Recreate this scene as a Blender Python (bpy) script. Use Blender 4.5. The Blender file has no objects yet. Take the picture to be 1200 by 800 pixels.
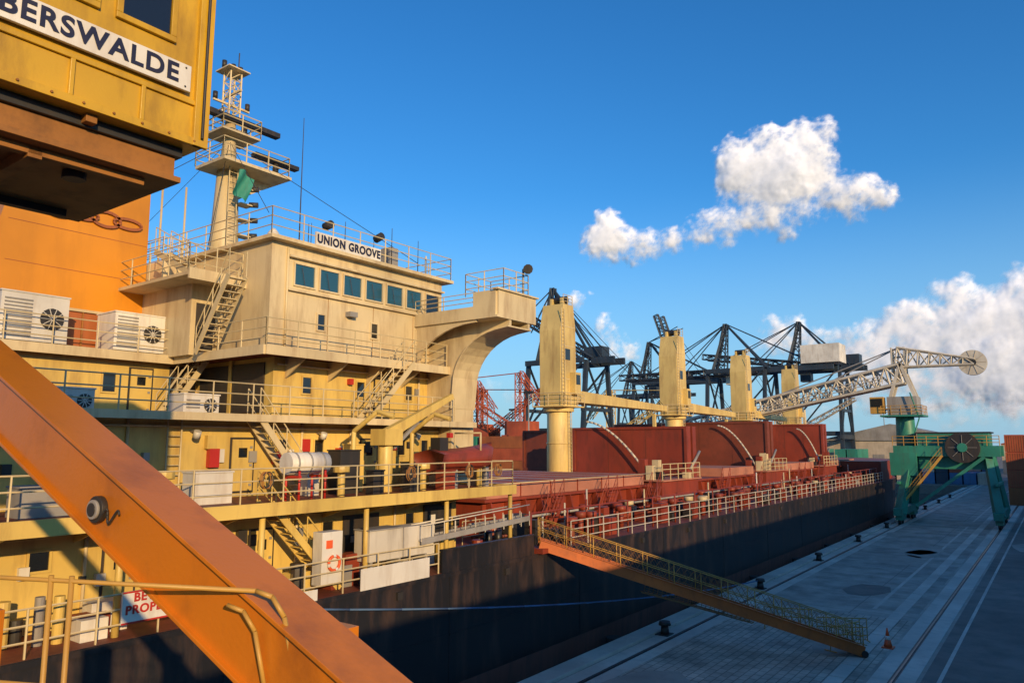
import bpy, math, random
import numpy as np
from mathutils import Vector, noise, Matrix
random.seed(7)
R=math.radians
scene=bpy.context.scene
scene.view_settings.view_transform='Standard'
scene.view_settings.look='None'
scene.view_settings.exposure=0

# ------------------------------------------------ materials
MATS={}
def paint(name,col,rough=.5,dirt=.35,dirtcol=(.10,.06,.03),scale=1.0,metal=0,bump=.15,streak=.18,spec=.5,fine=9,lo=.48):
    m=bpy.data.materials.new(name); m.use_nodes=True
    nt=m.node_tree; N=nt.nodes; L=nt.links
    bs=N['Principled BSDF']
    tc=N.new('ShaderNodeTexCoord')
    mp=N.new('ShaderNodeMapping'); mp.inputs['Scale'].default_value=(1,1,streak)
    L.new(tc.outputs['Object'],mp.inputs[0])
    n1=N.new('ShaderNodeTexNoise'); n1.inputs['Scale'].default_value=2.2*scale; n1.inputs['Detail'].default_value=8; n1.inputs['Roughness'].default_value=.65
    L.new(mp.outputs[0],n1.inputs['Vector'])
    r1=N.new('ShaderNodeValToRGB'); r1.color_ramp.elements[0].position=lo; r1.color_ramp.elements[1].position=lo+.26
    L.new(n1.outputs[0],r1.inputs[0])
    n2=N.new('ShaderNodeTexNoise'); n2.inputs['Scale'].default_value=.35*scale; n2.inputs['Detail'].default_value=5
    L.new(tc.outputs['Object'],n2.inputs['Vector'])
    hs=N.new('ShaderNodeMapRange'); hs.inputs[1].default_value=.3; hs.inputs[2].default_value=.7; hs.inputs[3].default_value=.72; hs.inputs[4].default_value=1.14
    L.new(n2.outputs[0],hs.inputs[0])
    mul=N.new('ShaderNodeVectorMath'); mul.operation='SCALE'; mul.inputs[0].default_value=col
    L.new(hs.outputs[0],mul.inputs['Scale'])
    f=N.new('ShaderNodeMath'); f.operation='MULTIPLY'; f.inputs[1].default_value=dirt
    L.new(r1.outputs[0],f.inputs[0])
    mx=N.new('ShaderNodeMix'); mx.data_type='RGBA'
    L.new(f.outputs[0],mx.inputs[0]); L.new(mul.outputs[0],mx.inputs[6]); mx.inputs[7].default_value=(*dirtcol,1)
    L.new(mx.outputs[2],bs.inputs['Base Color'])
    rr=N.new('ShaderNodeMapRange'); rr.inputs[3].default_value=rough*.8; rr.inputs[4].default_value=min(1,rough*1.35)
    L.new(n1.outputs[0],rr.inputs[0]); L.new(rr.outputs[0],bs.inputs['Roughness'])
    bs.inputs['Metallic'].default_value=metal
    bs.inputs['Specular IOR Level'].default_value=spec
    n3=N.new('ShaderNodeTexNoise'); n3.inputs['Scale'].default_value=fine; n3.inputs['Detail'].default_value=4
    L.new(tc.outputs['Object'],n3.inputs['Vector'])
    bp=N.new('ShaderNodeBump'); bp.inputs['Strength'].default_value=bump; bp.inputs['Distance'].default_value=.02
    L.new(n3.outputs[0],bp.inputs['Height']); L.new(bp.outputs[0],bs.inputs['Normal'])
    MATS[name]=m; return m

cream=paint('cream_paint',(.66,.54,.31),.45,.6,(.26,.15,.07),.8)
cream2=paint('ochre_paint',(.68,.49,.13),.4,.6,(.25,.13,.04),.8)
craneyel=paint('crane_yellow',(.68,.51,.18),.45,.6,(.28,.15,.055),.7)
white=paint('white_paint',(.72,.70,.63),.45,.45,(.3,.2,.12))
black=paint('hull_black',(.016,.016,.018),.4,.8,(.085,.05,.036),.6,streak=.2,lo=.47)
boot=paint('boot_red',(.15,.06,.045),.6,.7,(.06,.045,.04))
deckred=paint('deck_red',(.20,.045,.022),.6,.5,(.07,.03,.02),1,streak=1)
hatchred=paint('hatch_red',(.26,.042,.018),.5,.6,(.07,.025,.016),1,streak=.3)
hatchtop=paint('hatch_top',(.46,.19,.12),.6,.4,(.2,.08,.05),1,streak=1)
orange=paint('funnel_orange',(.64,.25,.008),.45,.3,(.3,.11,.01),.6)
forange2=paint('funnel_brown',(.34,.10,.025),.5,.3)
craneorange=paint('crane_orange',(.60,.19,.012),.32,.6,(.20,.065,.015),1.1,streak=.6,bump=.06,fine=45,lo=.5)
gangor=paint('gangway_orange',(.50,.12,.02),.5,.5,(.14,.05,.02),1.3,streak=.6)
yellow=paint('cab_yellow',(.62,.37,.018),.32,.6,(.18,.09,.012),1.4,streak=.3,bump=.08,fine=35)
railyellow=paint('rail_yellow',(.52,.30,.06),.45,.45)
rust=paint('cab_rust',(.36,.15,.025),.6,.6,(.08,.035,.015),1.5,streak=1)
dark=paint('dark_steel',(.03,.028,.026),.5,.4)
grey=paint('grey_steel',(.30,.29,.27),.5,.4)
railcream=paint('rail_cream',(.60,.49,.27),.5,.3)
railwhite=paint('rail_white',(.58,.54,.45),.5,.4)
green=paint('green_paint',(.03,.23,.16),.45,.5,(.06,.05,.03))
teal=paint('gantry_blue',(.022,.04,.065),.5,.3)
redc=paint('red_paint',(.5,.03,.02),.4,.2)
navy=paint('navy',(.012,.015,.05),.5,.1)
rubber=paint('rubber',(.02,.02,.02),.85,.3)
conc=paint('concrete',(.40,.345,.28),.85,.55,(.22,.19,.16),.6,streak=1,bump=.3)
concl=paint('concrete_light',(.60,.53,.44),.85,.5,(.34,.30,.25),.8,streak=1,bump=.3)
asph=paint('asphalt',(.21,.18,.15),.8,.6,(.11,.095,.08),.35,streak=1,bump=.4,fine=40,lo=.42)
landm=paint('far_ground',(.2,.19,.16),.9,.4,streak=1)
rope=paint('rope_blue',(.08,.16,.30),.8,.2)
net=paint('net_brown',(.34,.16,.05),.8,.3)
steelrail=paint('rail_steel',(.16,.14,.13),.35,.4,metal=.8)
farcream=paint('far_cream',(.50,.43,.33),.7,.3)
farred=paint('far_red',(.40,.08,.03),.6,.3)
farblue=paint('far_blue',(.06,.16,.3),.6,.3)
conte=paint('cone_orange',(.8,.12,.03),.5,.1)

def glass(name,col,rough=.08):
    m=bpy.data.materials.new(name); m.use_nodes=True
    b=m.node_tree.nodes['Principled BSDF']; b.inputs['Base Color'].default_value=(*col,1); b.inputs['Roughness'].default_value=rough
    b.inputs['Specular IOR Level'].default_value=.9
    n=m.node_tree.nodes.new('ShaderNodeTexNoise'); n.inputs['Scale'].default_value=1.5
    bp=m.node_tree.nodes.new('ShaderNodeBump'); bp.inputs['Strength'].default_value=.08
    m.node_tree.links.new(n.outputs[0],bp.inputs['Height']); m.node_tree.links.new(bp.outputs[0],b.inputs['Normal'])
    return m
gl=glass('glass_blue',(.02,.08,.12)); gld=glass('glass_dark',(.012,.014,.016))

def watermat():
    m=bpy.data.materials.new('water'); m.use_nodes=True
    nt=m.node_tree; b=nt.nodes['Principled BSDF']; b.inputs['Base Color'].default_value=(.01,.03,.035,1); b.inputs['Roughness'].default_value=.08
    n=nt.nodes.new('ShaderNodeTexNoise'); n.inputs['Scale'].default_value=.8; n.inputs['Detail'].default_value=6
    tc=nt.nodes.new('ShaderNodeTexCoord'); nt.links.new(tc.outputs['Object'],n.inputs['Vector'])
    bp=nt.nodes.new('ShaderNodeBump'); bp.inputs['Strength'].default_value=.4; bp.inputs['Distance'].default_value=.2
    nt.links.new(n.outputs[0],bp.inputs['Height']); nt.links.new(bp.outputs[0],b.inputs['Normal'])
    return m
wat=watermat()

def brickmat(name,c1,c2,cm,scale,bw,bh,off=.5,mort=.03):
    m=bpy.data.materials.new(name); m.use_nodes=True
    nt=m.node_tree;N=nt.nodes;L=nt.links;b=N['Principled BSDF']; b.inputs['Roughness'].default_value=.85
    tc=N.new('ShaderNodeTexCoord'); br=N.new('ShaderNodeTexBrick'); br.inputs['Scale'].default_value=scale
    br.inputs['Brick Width'].default_value=bw; br.inputs['Row Height'].default_value=bh; br.offset=off
    br.inputs['Color1'].default_value=(*c1,1); br.inputs['Color2'].default_value=(*c2,1); br.inputs['Mortar'].default_value=(*cm,1)
    br.inputs['Mortar Size'].default_value=mort
    mp=N.new('ShaderNodeMapping'); mp.inputs['Rotation'].default_value=(0,0,math.pi/2)
    L.new(tc.outputs['Object'],mp.inputs[0])
    nd=N.new('ShaderNodeTexNoise'); nd.inputs['Scale'].default_value=.5; nd.inputs['Detail'].default_value=8; nd.inputs['Roughness'].default_value=.65
    L.new(tc.outputs['Object'],nd.inputs['Vector'])
    L.new(mp.outputs[0],br.inputs['Vector'])
    mr=N.new('ShaderNodeMapRange'); mr.inputs[1].default_value=.32; mr.inputs[2].default_value=.68; mr.inputs[3].default_value=.55; mr.inputs[4].default_value=1.3
    L.new(nd.outputs[0],mr.inputs[0])
    v=N.new('ShaderNodeVectorMath'); v.operation='SCALE'; L.new(br.outputs[0],v.inputs[0]); L.new(mr.outputs[0],v.inputs['Scale'])
    L.new(v.outputs[0],b.inputs['Base Color'])
    bp=N.new('ShaderNodeBump'); bp.inputs['Strength'].default_value=.5; bp.inputs['Distance'].default_value=.015; bp.invert=True
    L.new(br.outputs['Fac'],bp.inputs['Height']); L.new(bp.outputs[0],b.inputs['Normal'])
    return m
cobble=brickmat('paving_stones',(.54,.45,.35),(.41,.345,.27),(.22,.18,.145),1,.62,.34,.5,.022)
slab=brickmat('concrete_slabs',(.40,.345,.28),(.36,.315,.26),(.22,.19,.16),.2,1.0,1.0,0,.006)

# ------------------------------------------------ mesh builder
class B:
    def __init__(s,name,parent=None):
        s.name=name;s.v=[];s.f=[];s.m=[];s.s=[];s.mats=[];s.parent=parent
    def mi(s,mat):
        if mat not in s.mats: s.mats.append(mat)
        return s.mats.index(mat)
    def add(s,vs,fs,mat,smooth=False):
        o=len(s.v); s.v+= [tuple(p) for p in vs]; k=s.mi(mat)
        for f in fs: s.f.append(tuple(i+o for i in f)); s.m.append(k); s.s.append(smooth)
    def box(s,x0,x1,y0,y1,z0,z1,mat):
        x0,x1=min(x0,x1),max(x0,x1);y0,y1=min(y0,y1),max(y0,y1);z0,z1=min(z0,z1),max(z0,z1)
        s.add([(x0,y0,z0),(x1,y0,z0),(x1,y1,z0),(x0,y1,z0),(x0,y0,z1),(x1,y0,z1),(x1,y1,z1),(x0,y1,z1)],
              [(0,3,2,1),(4,5,6,7),(0,1,5,4),(1,2,6,5),(2,3,7,6),(3,0,4,7)],mat)
    def beam(s,p,q,w,h,mat,w2=None,h2=None):
        p=Vector(p);q=Vector(q);d=(q-p).normalized()
        up=Vector((0,0,1)) if abs(d.z)<.98 else Vector((0,1,0))
        r=d.cross(up).normalized();u=r.cross(d).normalized()
        w2=w2 or w;h2=h2 or h;vs=[]
        for c,ww,hh in((p,w,h),(q,w2,h2)):
            for a,b in((-1,-1),(1,-1),(1,1),(-1,1)): vs.append(c+r*a*ww/2+u*b*hh/2)
        s.add(vs,[(3,2,1,0),(4,5,6,7),(0,1,5,4),(1,2,6,5),(2,3,7,6),(3,0,4,7)],mat)
    def cyl(s,p,q,r,mat,n=10,r2=None):
        p=Vector(p);q=Vector(q);d=(q-p)
        if d.length<1e-6:return
        d.normalize();up=Vector((0,0,1)) if abs(d.z)<.9 else Vector((1,0,0))
        a=d.cross(up).normalized();b=a.cross(d).normalized();r2=r if r2 is None else r2
        vs=[]
        for c,rr in((p,r),(q,r2)):
            for i in range(n):
                t=2*math.pi*i/n; vs.append(c+a*math.cos(t)*rr+b*math.sin(t)*rr)
        s.add(vs,[(i,(i+1)%n,n+(i+1)%n,n+i) for i in range(n)],mat,n>5)
        o=len(s.v)-2*n;k=s.mi(mat)
        s.f.append(tuple(o+i for i in range(n))[::-1]);s.m.append(k);s.s.append(False)
        s.f.append(tuple(o+n+i for i in range(n)));s.m.append(k);s.s.append(False)
    def tube(s,pts,r,mat,n=6):
        for a,b in zip(pts[:-1],pts[1:]): s.cyl(a,b,r,mat,n)
    def prism(s,pts,axis,a,b,mat):
        n=len(pts);vs=[]
        for c in(a,b):
            for (x,y) in pts:
                vs.append((c,x,y) if axis=='x' else ((x,c,y) if axis=='y' else (x,y,c)))
        fs=[(i,(i+1)%n,n+(i+1)%n,n+i) for i in range(n)]+[tuple(range(n))[::-1],tuple(range(n,2*n))]
        s.add(vs,fs,mat)
    def truss(s,p,q,w,h,n,mat,r=.08,w2=None,h2=None):
        p=Vector(p);q=Vector(q);d=(q-p).normalized()
        up=Vector((0,0,1)) if abs(d.z)<.95 else Vector((0,1,0))
        rr=d.cross(up).normalized();u=rr.cross(d).normalized();w2=w if w2 is None else w2;h2=h if h2 is None else h2
        def st(i):
            t=i/n;c=p.lerp(q,t);ww=w+(w2-w)*t;hh=h+(h2-h)*t
            return [c+rr*a*ww/2+u*b*hh/2 for a,b in((-1,-1),(1,-1),(1,1),(-1,1))]
        S=[st(i) for i in range(n+1)]
        for k in range(4): s.cyl(S[0][k],S[n][k],r,mat,5)
        for i in range(n):
            for k in range(4):
                k2=(k+1)%4
                if i%2: s.cyl(S[i][k],S[i+1][k2],r*.6,mat,4)
                else: s.cyl(S[i][k2],S[i+1][k],r*.6,mat,4)
                s.cyl(S[i][k],S[i][k2],r*.6,mat,4)
    def rail(s,pts,mat,h=1.05,sp=1.4,r=.022,n=3):
        for a,b in zip(pts[:-1],pts[1:]):
            a=Vector(a);b=Vector(b);L=(b-a).length;k=max(1,round(L/sp))
            for i in range(k+1):
                c=a.lerp(b,i/k); s.cyl(c,c+Vector((0,0,h)),r*1.15,mat,5)
            for j in range(n):
                z=Vector((0,0,h*(j+1)/n)); s.cyl(a+z,b+z,r,mat,5)
    def stairs(s,p,q,w,mat,perp=(1,0,0)):
        p=Vector(p);q=Vector(q);pr=Vector(perp)*w/2
        for sg in(-1,1):
            s.beam(p+pr*sg,q+pr*sg,.05,.22,mat)
            up=Vector((0,0,.95)); s.cyl(p+pr*sg+up,q+pr*sg+up,.022,mat,5)
            up=Vector((0,0,.5)); s.cyl(p+pr*sg+up,q+pr*sg+up,.018,mat,5)
            for i in range(5):
                c=p.lerp(q,i/4)+pr*sg; s.cyl(c,c+Vector((0,0,.95)),.02,mat,5)
        n=max(4,int(abs(q.z-p.z)/.21))
        for i in range(n):
            c=p.lerp(q,(i+.5)/n); s.beam(c-pr,c+pr,.22,.03,mat)
    def ladder(s,x,y,z0,z1,mat,w=.45):
        for sg in(-1,1): s.cyl((x,y+sg*w/2,z0),(x,y+sg*w/2,z1),.03,mat,5)
        z=z0+.2
        while z<z1: s.cyl((x,y-w/2,z),(x,y+w/2,z),.018,mat,4); z+=.3
    def windowx(s,x,y0,y1,z0,z1,fm,gm,t=.05):
        fr=.06
        s.box(x-.02,x+.012,y0,y1,z0,z1,gm)
        s.box(x-.02,x+t,y0-fr,y1+fr,z1,z1+fr,fm); s.box(x-.02,x+t,y0-fr,y1+fr,z0-fr,z0,fm)
        s.box(x-.02,x+t,y0-fr,y0,z0,z1,fm); s.box(x-.02,x+t,y1,y1+fr,z0,z1,fm)
    def doorx(s,x,y,z,fm,w=.8,h=1.9):
        s.box(x-.01,x+.05,y-w/2,y+w/2,z+.2,z+h,fm)
        s.box(x-.01,x+.02,y-w/2-.07,y+w/2+.07,z+.13,z+h+.07,dark)
        s.box(x+.05,x+.06,y-.16,y+.16,z+h-.6,z+h-.28,gld)
        for k in(.35,1.0,1.6): s.box(x+.05,x+.08,y+w/2-.14,y+w/2-.05,z+k,z+k+.08,grey)
    def done(s,bevel=0):
        me=bpy.data.meshes.new(s.name); me.from_pydata(s.v,[],s.f)
        for m in s.mats: me.materials.append(m)
        me.polygons.foreach_set('material_index',s.m); me.polygons.foreach_set('use_smooth',s.s)
        me.update(); o=bpy.data.objects.new(s.name,me); scene.collection.objects.link(o)
        if s.parent: o.parent=s.parent
        if bevel:
            b=o.modifiers.new('bev','BEVEL'); b.width=bevel; b.segments=2; b.limit_method='ANGLE'
        return o
def empty(name):
    e=bpy.data.objects.new(name,None); scene.collection.objects.link(e); return e
def text(name,body,loc,size,mat,parent,rot=(90,0,90),ex=.01,sx=1,bold=0,sp=1.12):
    c=bpy.data.curves.new(name,'FONT'); c.body=body; c.size=size; c.extrude=ex; c.offset=bold
    c.align_x='CENTER'; c.align_y='CENTER'; c.space_character=sp
    c.materials.append(mat); o=bpy.data.objects.new(name,c); scene.collection.objects.link(o)
    o.location=loc; o.rotation_euler=[R(a) for a in rot]; o.scale=(sx,1,1); o.parent=parent; return o

# ------------------------------------------------ SHIP
ship=empty('bulk_carrier_ship')
ZM,ZB,ZC,ZD,ZT=4.4,7.25,9.9,12.3,16.5
XS=-18.3; XC=-33.; XP=-47.7
h=B('hull',ship)
def outline(off,bow):
    pts=[(XS-off-1.5,-16),(XS-off,-10),(XS-off,104)]
    for i in range(1,9):
        t=i/8; pts.append((XS-off-((XS-off)-XC)*(t**2.2),104+bow*math.sin(t*math.pi/2)))
    R_=[(2*XC-x,y) for x,y in pts[:-1]][::-1]
    return pts+R_
levels=[(-3.5,.25,22),(.45,.0,24),(.45,.0,24),(ZM,.0,30)]
rings=[[(x,y,z) for x,y in outline(o,bw)] for z,o,bw in levels]
n=len(rings[0])
h.add(rings[0]+rings[1],[(i,(i+1)%n,n+(i+1)%n,n+i) for i in range(n)],boot)
h.add(rings[2]+rings[3],[(i,(i+1)%n,n+(i+1)%n,n+i) for i in range(n)],black)
h.add(rings[3],[tuple(range(n))],deckred)
h.box(XS-.02,XS+.05,-8,100,ZM-.16,ZM-.02,black)
for y in range(-6,104,9): h.box(XS,XS+.012,y,y+.05,.5,ZM-.2,black)
h.box(XS,XS+.012,-8,103,2.2,2.25,black)
h.box(XS-.1,XS,20.6,26.4,ZM,ZM+.75,black); h.box(XS-.16,XS+.04,20.6,26.4,ZM+.75,ZM+.82,black)
for y in range(0,100,6): h.box(XS,XS+.1,y+.3,y+.55,ZM-.55,ZM-.3,dark)
h.done()
fc=B('forecastle',ship)
pts=[(x,y) for x,y in outline(.4,29) if y>=104]
fc.prism(pts,'z',ZM,ZM+2.4,hatchred)
fc.cyl((XC,124,ZM+2.4),(XC,124,ZM+10),.35,cream,10,.2)
fc.done()

a=B('accommodation_block',ship)
a.box(-46,-20.6,-8,24,ZM+.005,ZB-.13,cream2)
a.box(-47.5,-18.5,-9,25.3,ZB-.12,ZB,deckred)
a.box(-18.5,-18.42,-9,25.3,ZB-.3,ZB+.08,cream2); a.box(-47.5,-18.5,25.3,25.38,ZB-.3,ZB+.08,cream2)
for y in range(-7,26,4): a.cyl((-18.75,y+.3,ZM),(-18.75,y+.3,ZB-.12),.09,cream2,8)
for y in range(-7,25,2): a.prism([(-18.5,ZB-.13),(-20.6,ZB-.13),(-20.6,ZB-.75)],'y',y,y+.05,cream2)
for y in (0,4,8,12.5,17,21): a.windowx(-20.6,y,y+.45,ZM+1.5,ZM+1.95,cream2,gld)
for y in (2.2,10.2,14.6): a.doorx(-20.6,y,ZM,cream2)
a.box(-20.6,-20.55,17.9,19.6,ZM+.1,ZM+2.1,dark); a.box(-20.6,-20.55,5.2,6.6,ZM+.1,ZM+2.1,dark)
a.box(-20.6,-20.5,22,23.6,ZM+.1,ZM+2.2,dark); a.box(-20.6,-20.45,11.2,12.1,ZM+.9,ZM+1.9,redc)
a.box(-24,-20.9,24,24.02,ZM+.3,ZM+2.2,dark)
a.box(-44,-22.3,4,25,ZB+.004,ZC-.13,cream2)
a.box(-44,-21.2,3,26,ZC-.12,ZC,deckred); a.box(-21.2,-21.14,3,26,ZC-.18,ZC+.06,cream); a.box(-44,-21.2,2.94,3,ZC-.18,ZC+.06,cream)
for y in (8.5,10,16.3,17.9,22.2,23.6): a.windowx(-22.3,y,y+.4,ZB+1.3,ZB+1.9,cream2,gld)
for y in (14.9,20.6): a.doorx(-22.3,y,ZB,cream2)
a.box(-22.3,-22.1,13.6,13.95,ZB+1,ZB+1.6,redc); a.box(-22.3,-22.05,18.9,19.3,ZB+1.1,ZB+1.6,redc)
a.ladder(-22.15,12.4,ZB,ZC,railcream)
a.box(-43,-23,16.5,26,ZC+.004,ZD-.13,cream2)
a.box(-42,-28,3,16.5,ZC+.004,ZD-.13,cream2)
for y in (17.8,20.5,23.3): a.windowx(-23,y,y+.4,ZC+1.0,ZC+1.6,cream2,gld)
for y in (5,8,12.8): a.windowx(-28,y,y+.45,ZC+1.,ZC+1.7,cream2,gld)
a.doorx(-23,21.9,ZC,cream2); a.doorx(-28,14.2,ZC,cream2)
a.box(-27.7,-23.5,16.44,16.5,ZC+.25,ZC+2.1,dark); a.box(-25.7,-25.5,16.4,16.5,ZC,ZD-.13,cream2)  # dark panel stands in for the shade in the aft recess
a.box(-28,-27.95,15.3,16.4,ZC+.2,ZC+2.1,dark)
a.box(-44,-21.7,15.2,26,ZD-.12,ZD,deckred); a.box(-21.7,-21.62,15.2,26,ZD-.25,ZD+.08,cream)
a.box(-44,-27.5,2,15.2,ZD-.12,ZD,deckred); a.box(-27.5,-27.42,2,15.2,ZD-.25,ZD+.08,cream); a.box(-27.42,-21.7,15.12,15.2,ZD-.25,ZD+.08,cream)
for y in range(17,26,2): a.prism([(-21.7,ZD-.13),(-23,ZD-.13),(-23,ZD-.9)],'y',y,y+.06,cream)
a.box(-43,-23,16.2,25.6,ZD+.004,ZT,cream)
a.box(-43.3,-22.6,15.9,26,ZT,ZT+.14,cream)
a.box(-22.98,-22.86,16.9,25.6,14.72,14.80,cream); a.box(-22.98,-22.8,16.9,25.6,16.0,16.08,cream)
for i in range(6):
    y=17.25+i*1.2; a.windowx(-23,y,y+.92,15.0,15.8,cream,gl,.06); a.cyl((-22.95,y+.46,15.05),(-22.94,y+.3,15.7),.012,dark,4)
a.windowx(-23,24.5,25.35,14.8,15.8,cream,gld,.06)
for y in (18.4,21.2,23.9): a.windowx(-23,y,y+.34,13.4,14.0,cream,gld)
a.doorx(-23,25.0,ZD,cream)
a.box(-23,-22.7,19.8,20.2,ZD+1.8,ZD+2.0,grey)
for yy in (18.9,21.3,23.7): a.box(-23,-22.992,yy,yy+.02,ZD,14.7,rust)
for (y,z0,z1,x) in ((16.9,ZD,ZT,-22.95),(24.1,ZC,ZD,-22.95),(19.6,ZB,ZC,-22.25),(11.,ZB,ZC,-22.25),(7.,ZB,ZC,-22.25),(15.9,ZM,ZB,-20.55),(6.2,ZM,ZB,-20.55),(9.3,ZM,ZB,-20.55),(20.4,ZM,ZB,-20.55),(17.3,ZB,ZC,-22.25)):
    a.cyl((x,y,z0),(x,y,z1-.15),.05,cream,6)
a.cyl((-22.22,5,ZC-.35),(-22.22,25,ZC-.35),.045,cream,6); a.cyl((-20.5,-5,ZB-.4),(-20.5,23.8,ZB-.4),.06,cream2,6); a.cyl((-22.9,16.6,ZD-.4),(-22.9,25,ZD-.4),.04,cream,6)
for i in range(46):
    z=random.choice((ZM,ZB,ZB,ZC)); y=random.uniform(5,24); x={ZM:-20.6,ZB:-22.3,ZC:-23}[z]
    if z==ZC and y<16.8: continue
    w=random.uniform(.1,.35); zz=z+random.uniform(.9,1.6); a.box(x,x+random.uniform(.08,.2),y,y+w,zz,zz+w*1.3,random.choice((grey,white,cream2,redc,dark,dark,grey)))
for y in (9,13,18,23):
    a.cyl((-22.3,y,ZC-.5),(-21.9,y,ZC-.5),.03,grey,5); a.cyl((-21.95,y,ZC-.7),(-21.85,y,ZC-.5),.12,white,8)
a.box(-38,-26,14.9,16.2,ZD+.004,15.,cream)
a.box(-26,-25.97,15.1,15.9,ZD+.15,ZD+2.0,dark)
a.box(-38,-24.6,13.9,16.2,15.,15.12,cream); a.box(-24.6,-24.5,13.9,16.2,14.85,15.25,cream)
a.box(-38,-28.5,15,16.2,15.12,16.3,cream)
a.stairs((-25.3,15.1,ZD),(-23.4,15.1,15.0),.7,railcream,(0,1,0))
a.stairs((-24.9,14.4,15.12),(-27.4,14.4,16.3),.6,railcream,(0,1,0))
a.stairs((-27,14.5,ZC),(-27,16.1,ZD),.7,railcream)
a.stairs((-21.75,19.8,ZC),(-21.75,22.2,ZD),.7,railcream)
a.stairs((-21.6,17.0,ZB),(-21.6,14.8,ZC),.7,railcream)
a.stairs((-19.4,16.5,ZM),(-19.4,13.8,ZB),.7,cream2)
cur=[(-21.5,10.6),(-21.4,11.6)]+[(-18.6-2.8*math.cos(t),11.6+2.3*math.sin(t)) for t in [i*math.pi/2/10 for i in range(1,10)]]+[(-18.35,13.95)]
for y0,y1 in ((26.05,26.2),(24.7,24.85)):
    a.prism([(-23,ZB),(-21.5,ZB)]+cur+[(-18.35,14.2),(-23,14.2)],'y',y0,y1,cream)
a.box(-22.9,-21.52,24.85,26.05,ZB,12.,cream)
for (x0,z0),(x1,z1) in zip(cur[:-1],cur[1:]):
    a.add([(x0,24.6,z0),(x1,24.6,z1),(x1,26.3,z1),(x0,26.3,z0),(x0,24.6,z0-.06),(x1,24.6,z1-.06),(x1,26.3,z1-.06),(x0,26.3,z0-.06)],[(0,1,2,3),(7,6,5,4),(0,4,5,1),(1,5,6,2),(2,6,7,3),(3,7,4,0)],cream)
a.prism([(-23,12.4),(-22.8,12.4)]+[(-19.5-3.3*math.cos(t),12.4+1.7*math.sin(t)) for t in [i*math.pi/2/8 for i in range(1,9)]]+[(-19.5,14.2),(-23,14.2)],'y',23.9,24.02,cream)
a.box(-23,-18.3,23.8,26.6,14.2,14.3,cream)
a.box(-23,-18.3,26.5,26.6,14.3,15.35,cream); a.box(-23,-19.6,23.8,23.88,14.3,14.75,cream)
a.box(-18.4,-18.3,23.9,26.5,14.3,15.35,cream); a.box(-19.6,-18.4,23.8,23.9,14.3,15.35,cream)
a.box(-18.5,-18.2,23.7,26.7,15.35,15.42,cream)
a.rail([(-23,23.85,14.75),(-19.6,23.85,14.75)],railcream,.6)
a.rail([(-20.6,24.5,15.4),(-18.5,24.5,15.4),(-18.5,26.3,15.4),(-20.6,26.3,15.4),(-20.6,24.5,15.4)],railcream,1.0,.9)
a.cyl((-18.7,26.2,15.4),(-18.7,26.2,16.7),.05,grey,6); a.cyl((-18.5,26.3,16.7),(-18.3,26,16.6),.22,dark,10)
a.rail([(-18.55,-8.9,ZB),(-18.55,25.2,ZB),(-22,25.2,ZB)],railcream)
a.rail([(-21.25,3,ZC),(-21.25,24.6,ZC)],railcream)
a.rail([(-27.52,2,ZD),(-27.52,15.25,ZD),(-21.75,15.25,ZD),(-21.75,24.6,ZD)],railcream)
a.rail([(-43,15.95,ZT+.14),(-22.7,15.95,ZT+.14),(-22.7,25.9,ZT+.14),(-43,25.9,ZT+.14)],railcream)
a.rail([(-37,13.95,15.12),(-24.65,13.95,15.12),(-24.65,16.1,15.12)],railcream)
a.rail([(-37,15.05,16.3),(-28.6,15.05,16.3),(-28.6,16.1,16.3)],railcream,1.0)
def acbox(x,y,z,w,d,hh,mat=white):
    a.box(x-d,x,y,y+w,z+.15,z+hh,mat); a.box(x-d+.1,x-.1,y+.1,y+w-.1,z,z+.15,dark)
    zz=z+.3
    while zz<z+hh-.15: a.box(x,x+.03,y+.1,y+w*.45,zz,zz+.05,grey); zz+=.12
    a.cyl((x,y+w*.75,z+hh*.55),(x+.04,y+w*.75,z+hh*.55),w*.18,dark,16)
    for i in range(5):
        t=i/5*math.pi; a.beam((x+.05,y+w*.75-w*.18*math.cos(t),z+hh*.55-w*.18*math.sin(t)),(x+.05,y+w*.75+w*.18*math.cos(t),z+hh*.55+w*.18*math.sin(t)),.02,.02,white)
    a.box(x-d-.03,x+.03,y-.03,y+w+.03,z+hh,z+hh+.05,mat)
acbox(-27.8,9.3,ZD,2.1,1.4,1.75); acbox(-27.8,13.0,ZD,1.9,1.4,1.55)
acbox(-24.5,9.8,ZC,1.2,.9,.8); acbox(-23.5,13.4,ZC,1.3,.9,.75); acbox(-24.5,5.8,ZC,1.6,.9,1.2)
for (x,y,z) in ((-25.5,18,ZT),(-27,21.5,ZT),(-24.2,23.4,ZT)):
    a.cyl((x,y,z),(x,y,z+.8),.06,white,6); a.cyl((x,y,z+.8),(x,y,z+1.1),.2,white,12,.24); a.cyl((x,y,z+1.1),(x,y,z+1.3),.24,white,12,.08)
for (x,y,hh) in ((-23,17.4,5.2),(-30,23,3.2),(-24,25,2.1),(-25,24.4,1.6),(-27,16.8,2.),(-33,25,2.6),(-23.4,20,1.7),(-23,22.3,1.9),(-23.6,21.8,1.5),(-24,18.6,1.4),(-26,20.3,2.2)):
    a.cyl((x,y,ZT),(x,y,ZT+hh),.03,dark,5,.012)
a.box(-24.3,-23.7,19.8,20.6,ZT+.14,ZT+.8,white); a.cyl((-23.3,24.8,ZT+.2),(-23.3,24.8,ZT+1.2),.05,white,6)
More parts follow.
